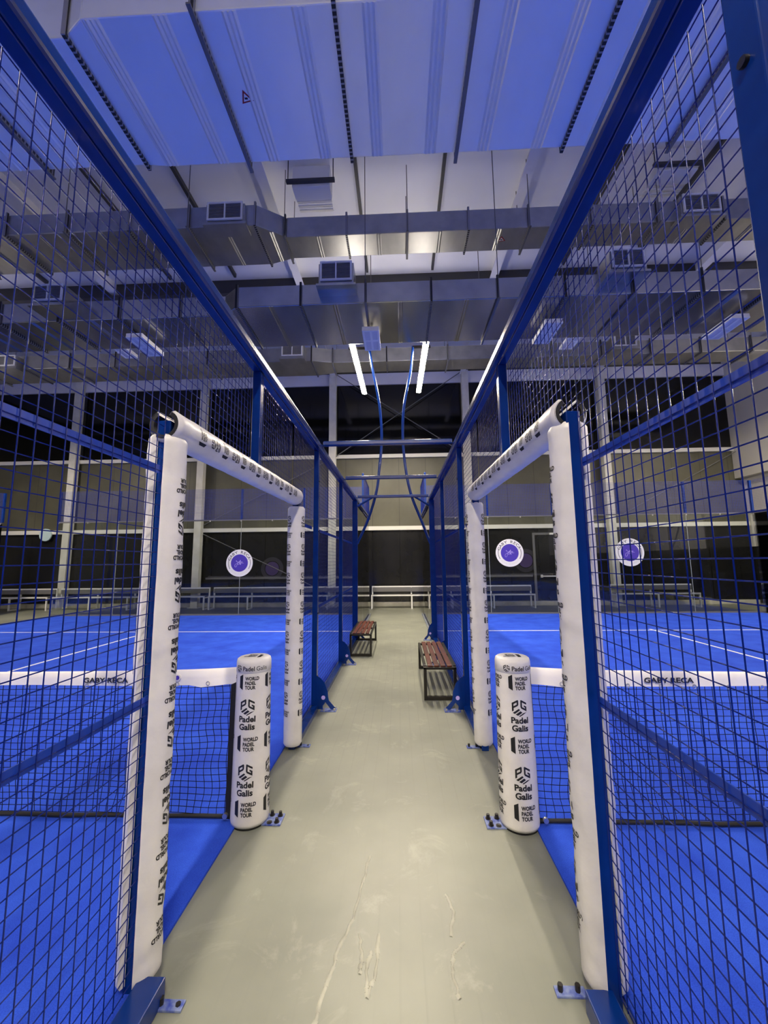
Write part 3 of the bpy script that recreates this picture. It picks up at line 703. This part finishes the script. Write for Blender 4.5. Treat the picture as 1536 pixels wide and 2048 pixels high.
bleacher('white framed grey bench by the far wall, running right from the walkway',-1.02,4.66,4)
bleacher('white framed grey bench by the far wall, running left from the walkway',-6.83,-1.16,4)
bleacher('white framed grey bench by the far wall, second to the left of the walkway',-12.6,-6.97,4)
bleacher('white framed grey bench by the far wall, outermost on the left',-17.0,-12.75,3)
bleacher('short white framed grey bench by the far wall behind the right court',7.4,10.2,2)

# ------------------------------------------------------------------ glass end walls of the courts
def end_wall(label,x0,x1,first):
    t=thing('glass_end_wall',label,'glass wall','glass end walls of the courts',(0,YE,0))
    n=max(1,round((x1-x0)/2.04)); g=(x1-x0)/n
    for i in range(n):
        a=MB(); a.box(x0+g*i+.004,x0+g*(i+1)-.004,-.006,.006,.01,3.0); pn=a.build('glass_pane',M['glass'],t)
        if i:
            a=MB(); a.box(x0+g*i-.005,x0+g*i+.005,-.0075,.0075,.01,3.0); a.build('glass_seam',M['edge'],pn)
    a=MB(); a.box(x0,x1,-.03,.03,3.0,3.045)
    a.build('clamp_rail',M['board'],t)
    for i in range(2*n+1):
        x=x0+g*i/2; x=min(max(x,x0+.03),x1-.03); b=MB(); b.cyl((x,-.04,2.99),(x,-.03,2.99),.022,n=10); b.build('clamp_button',M['bolt'],t)
    a=MB(); a.box(x0,x1,-.05,.05,0,.055); a.build('base_channel',M['board'],t)
    for i in range(n+1):
        x=x0+g*i; a=MB(); a.box(x-.03,x+.03,-.03,.03,3.045,4.03); a.build('mesh_post',M['blue'],t)
    a=MB(); r=.0034; k=round((x1-x0)/.05)
    for i in range(k+1): xx=x0+(x1-x0)*i/k; a.wire((xx,-.032,3.045),(xx,-.032,4.03),r)
    for j in range(21): z=3.045+.985*j/20; a.wire((x0,-.036,z),(x1,-.036,z),r)
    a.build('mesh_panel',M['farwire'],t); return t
end_wall('clear glass end wall with blue mesh on top, left court',-11.22,-1.02,0)
end_wall('clear glass end wall with blue mesh on top, right court',.76,10.92,0)
end_wall('clear glass end wall with blue mesh on top, outermost court on the left',-17.4,-13.15,0)
# the right court's far side fence (its corner shows at the right edge)
t=thing('corner_fence','blue mesh corner of the right court by the white side wall','fence')
for y in (YE-.03,YE-2.0):
    a=MB(); a.box(10.86,10.92,y-.03,y+.03,3.05,4.03); a.build('mesh_post',M['blue'],t)
a=MB()
for i in range(41): a.wire((10.93,YE-2.0+.05*i,3.05),(10.93,YE-2.0+.05*i,4.02),.0022)
for j in range(21): a.wire((10.935,YE-2.0,3.05+.0485*j),(10.935,YE,3.05+.0485*j),.0022)
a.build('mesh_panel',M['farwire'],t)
a=MB(); a.box(10.88,10.89,YE-2.0,YE-.06,.01,3.0); a.build('glass_pane',M['glass'],t)
a=MB(); a.box(10.86,10.92,YE-2.0,YE,3.0,3.05); a.build('clamp_rail',M['board'],t)

# ------------------------------------------------------------------ round stickers on the glass
def disc(mb,r0,r1,m,y,n=64):
    vs=[(r0*cos(2*pi*i/n),y,r0*sin(2*pi*i/n)) for i in range(n)]+[(r1*cos(2*pi*i/n),y,r1*sin(2*pi*i/n)) for i in range(n)]
    mb.add(vs,[(i,(i+1)%n,(i+1)%n+n,i+n) for i in range(n)],m)
def sticker(x,z,label,proto=[]):
    if proto:
        t=copy_tree(proto[0]); t['label']=label; t.location=(x,YE-.010,z); return
    t=thing('round_sticker',label,'sticker','round stickers on the end glass',(x,YE-.010,z))
    m=MB(); m.cyl((0,0,0),(0,.003,0),.43,n=64,m=0)
    n=0
    s='GABY RECA'; A0=D(158); A1=D(28)
    for i,ch in enumerate(s):
        if ch==' ': continue
        a=A0+(A1-A0)*i/(len(s)-1); v,f,w=text2d(ch,.088,1.2,.02,'CENTER')
        out=[]
        for px,py in v:
            rr=.305+py; th=a-px/.35; out.append((rr*cos(th),-.0012,rr*sin(th)))
        m.add(out,f,1)
    for a0,a1 in ((D(160),D(212)),(D(-32),D(20))):   # thin arcs
        k=14; vs=[]
        for i in range(k+1):
            a=a0+(a1-a0)*i/k; vs+=[(.345*cos(a),-.0012,.345*sin(a)),(.362*cos(a),-.0012,.362*sin(a))]
        m.add(vs,[(2*i,2*i+1,2*i+3,2*i+2) for i in range(k)],1)
    k=26
    for i in range(k):                              # row of tiny illegible print
        if i in (9,10,14): continue
        a=D(222)+D(96)*i/(k-1); vs=[(r*cos(a+q),-.0012,r*sin(a+q)) for r,q in ((.335,-.02),(.335,.02),(.36,.02),(.36,-.02))]
        m.add(vs,[(0,1,2,3)],2)
    m.build('white_ring',[M['white'],M['greyprint'],M['girt']],t)
    m=MB(); m.cyl((0,-.0025,0),(0,0,0),.275,n=64); m.build('purple_disc',M['purple'],t)
    m=MB()
    for pts in ([(-.10,.05),(-.11,.07),(-.09,.07),(-.07,.03),(-.02,.02),(.04,.035),(.10,.03),(.05,.015),(-.03,-.0),(-.1,-.02),(-.14,-.06),(-.14,-.12),(-.10,-.12),(-.07,-.05),(-.05,0),(-.02,.04),(0,.06)],
                [(-.06,-.03),(-.03,-.05),(.0,-.03),(.02,0),(.02,-.04),(.05,-.05),(.03,-.01),(.14,-.004)],[(.0,.03),(.03,.09),(.035,.04),(.06,.03)]):
        P=[Vector((a,-.004,b)) for a,b in pts]; Q=[]
        for i in range(len(P)-1):
            p0=P[max(i-1,0)];p1=P[i];p2=P[i+1];p3=P[min(i+2,len(P)-1)]
            for k in range(5):
                u=k/5; Q.append(.5*((2*p1)+(p2-p0)*u+(2*p0-5*p1+4*p2-p3)*u*u+(3*p1-p0-3*p2+p3)*u**3))
        m.tube(Q+[P[-1]],.0055,n=6)
    m.build('signature',M['lav'],t); proto.append(t)
sticker(-5.12,1.64,'white and purple round sticker on the left court glass')
sticker(3.43,1.87,'white and purple round sticker on the right court glass, left of two')
sticker(7.1,1.85,'white and purple round sticker on the right court glass, right of two')
def dim(x,z,label):  # flat discs stand in for reflections seen on the black wall
    t=thing('reflection_disc',label,'disc','painted reflections on the black wall',(x,WALL-.035,z))
    m=MB(); disc(m,.29,.43,0,0,48); m.build('reflected_ring',M['reflring'],t); m=MB(); m.cyl((0,-.003,0),(0,0,0),.26,n=48); m.build('reflected_face',M['reflpurple'],t)
dim(-4.85,1.42,'dim purple reflection painted as a disc on the black wall beyond the left sticker')
dim(4.67,1.63,'dim purple reflection painted as a disc on the black wall beyond the right sticker')
# small things on the far wall
t=MB(); t.cyl((0,0,0),(0,.05,0),.24,n=32); o=t.build('wall_disc',M['clock']); o.location=(-13.75,WALL-.2,2.80); tag(o,'pale cyan round disc on the far wall at the left','disc')
t=thing('exit_door','black door with white push bar behind the right court','door',None,(5.9,WALL-.04,0))
a=MB(); a.box(-.95,-.87,-.05,0,.16,2.65); a.box(.87,.95,-.05,0,.16,2.65); a.box(-.87,.87,-.05,0,2.57,2.65); a.build('door_frame',M['board'],t)
a=MB(); a.box(-.87,.87,-.03,0,.16,2.57); a.build('door_leaf',M['blackclad'],t)
a=MB(); a.box(-.7,.3,-.10,-.06,1.03,1.07); a.box(-.72,-.66,-.10,-.03,1.0,1.10); a.build('push_bar',M['white'],t)
t=MB(); t.box(-.2,.2,-.06,0,-.035,.035); o=t.build('emergency_light',M['white']); o.location=(5.75,WALL-.15,2.60); tag(o,'small white emergency light bar above the black door','light')

# ------------------------------------------------------------------ curved lamp poles
def spline(pts,k=6):
    P=[Vector(p) for p in pts]; Q=[]
    for i in range(len(P)-1):
        p0=P[max(i-1,0)];p1=P[i];p2=P[i+1];p3=P[min(i+2,len(P)-1)]
        for j in range(k):
            u=j/k; Q.append(.5*((2*p1)+(p2-p0)*u+(2*p0-5*p1+4*p2-p3)*u*u+(3*p1-p0-3*p2+p3)*u**3))
    return Q+[P[-1]]
def lamp(label,pts,xl,xr):
    t=thing('lamp_pole',label,'lamp','curved lamp poles'); y=8.76
    m=MB(); m.tube(spline([(x,y,z) for x,z in pts]),.030,n=12); m.build('pole',M['blue'],t)
    px,pz=pts[3][0],3.12; m=MB(); m.tube([(xr,y,2.86),(pts[2][0],y,3.10)],.024,n=10); m.build('brace',M['blue'],t)
    ex,ez=pts[-1]
    m=MB(); m.box(min(ex,xl)-.12*(1 if xl<ex else 0),max(ex,xl)+.12*(0 if xl<ex else 1),y-.03,y+.03,ez-.04,ez); m.build('arm',M['black'],t)
    ya,yb,dx=8.17,11.05,.05*(-1 if xl>0 else 1)
    m=MB(); m.prism([(xl-.07,ya,6.47),(xl+.07,ya,6.47),(xl+.07,ya,6.50),(xl+.03,ya,6.54),(xl-.03,ya,6.54),(xl-.07,ya,6.50)],(dx,yb-ya,0)); hh=m.build('lamp_housing',M['board'],t)
    arc=[(xl+.062*cos(v),ya+.01,6.469+.016*sin(v)) for v in [pi+pi*k/10 for k in range(11)]]
    m=MB(); m.prism(arc,(dx,yb-ya-.02,0),0,False); m.build('diffuser',M['lamp'],hh)
    m=MB(); m.prism([(xl-.05,ya,6.541),(xl+.05,ya,6.541),(xl+.05,ya,6.552),(xl-.05,ya,6.552)],(dx,yb-ya,0)); m.build('top_lens',M['uplight'],hh)
    return t
l1=lamp('blue curved lamp pole with glowing tube on the left of the walkway',[(-.93,2.03),(-.694,2.54),(-.503,3.15),(-.432,3.66),(-.37,4.34),(-.398,5.05),(-.484,5.64),(-.562,6.05),(-.64,6.60)],-1.0,-.92)
l2=lamp('blue curved lamp pole with glowing tube on the right of the walkway',[(.67,2.02),(.507,2.47),(.279,3.08),(.167,3.65),(.112,4.33),(.134,5.03),(.235,5.62),(.322,6.04),(.378,6.59)],.66,.66)
for src,dx,dy,l in ((l1,0,-12.1,'left walkway lamp pole standing behind the camera'),(l2,0,-12.1,'right walkway lamp pole standing behind the camera'),
                    (l2,-13.0,0,'lamp pole beyond the far side of the left court'),(l1,11.9,0,'lamp pole beyond the far side of the right court'),
                    (l2,-13.0,-12.1,'lamp pole behind the camera beyond the left court'),(l1,11.9,-12.1,'lamp pole behind the camera beyond the right court')):
    c=copy_tree(src); c.location=(dx,dy,0); c['label']='blue curved '+l
    k=1 if src is l2 else -1; xm=.70 if src is l2 else -.96
    m=MB(); m.box(xm-.04,xm+.04,8.72,8.80,0,2.95); m.build('mast',M['blue'],c,bevel=.004)

# ------------------------------------------------------------------ world, camera, view
w=bpy.data.worlds.new('night'); sc.world=w; w.use_nodes=True
w.node_tree.nodes['Background'].inputs[0].default_value=(.01,.012,.02,1); w.node_tree.nodes['Background'].inputs[1].default_value=.3
f,pit,yaw,rol=800.0,0.124005634,0.037942575,-0.010138102
cy_,sy_,cp_,sp_=cos(yaw),sin(yaw),cos(pit),sin(pit)
fw=Vector((-sy_*cp_,cy_*cp_,sp_)); rt=Vector((cy_,sy_,0)); up=rt.cross(fw)
r2=rt*cos(rol)+up*sin(rol); u2=-rt*sin(rol)+up*cos(rol)
cam=bpy.data.cameras.new('camera'); co=bpy.data.objects.new('camera',cam); COL.objects.link(co)
R=Matrix((r2,u2,-fw)).transposed().to_4x4(); co.matrix_world=Matrix.Translation((0,0,1.63))@R
cam.sensor_fit='HORIZONTAL'; cam.sensor_width=36; cam.lens=f/1536*36; cam.clip_start=.02; cam.clip_end=200
sc.camera=co
sc.view_settings.view_transform='Standard'; sc.view_settings.look='None'; sc.view_settings.gamma=1; sc.view_settings.exposure=.2
try: sc.view_settings.use_curve_mapping=False
except Exception: pass
try:
    sc.cycles.use_denoising=True; sc.cycles.max_bounces=10; sc.cycles.diffuse_bounces=5; sc.cycles.glossy_bounces=4; sc.cycles.transparent_max_bounces=24; sc.cycles.sample_clamp_indirect=6
except Exception: pass
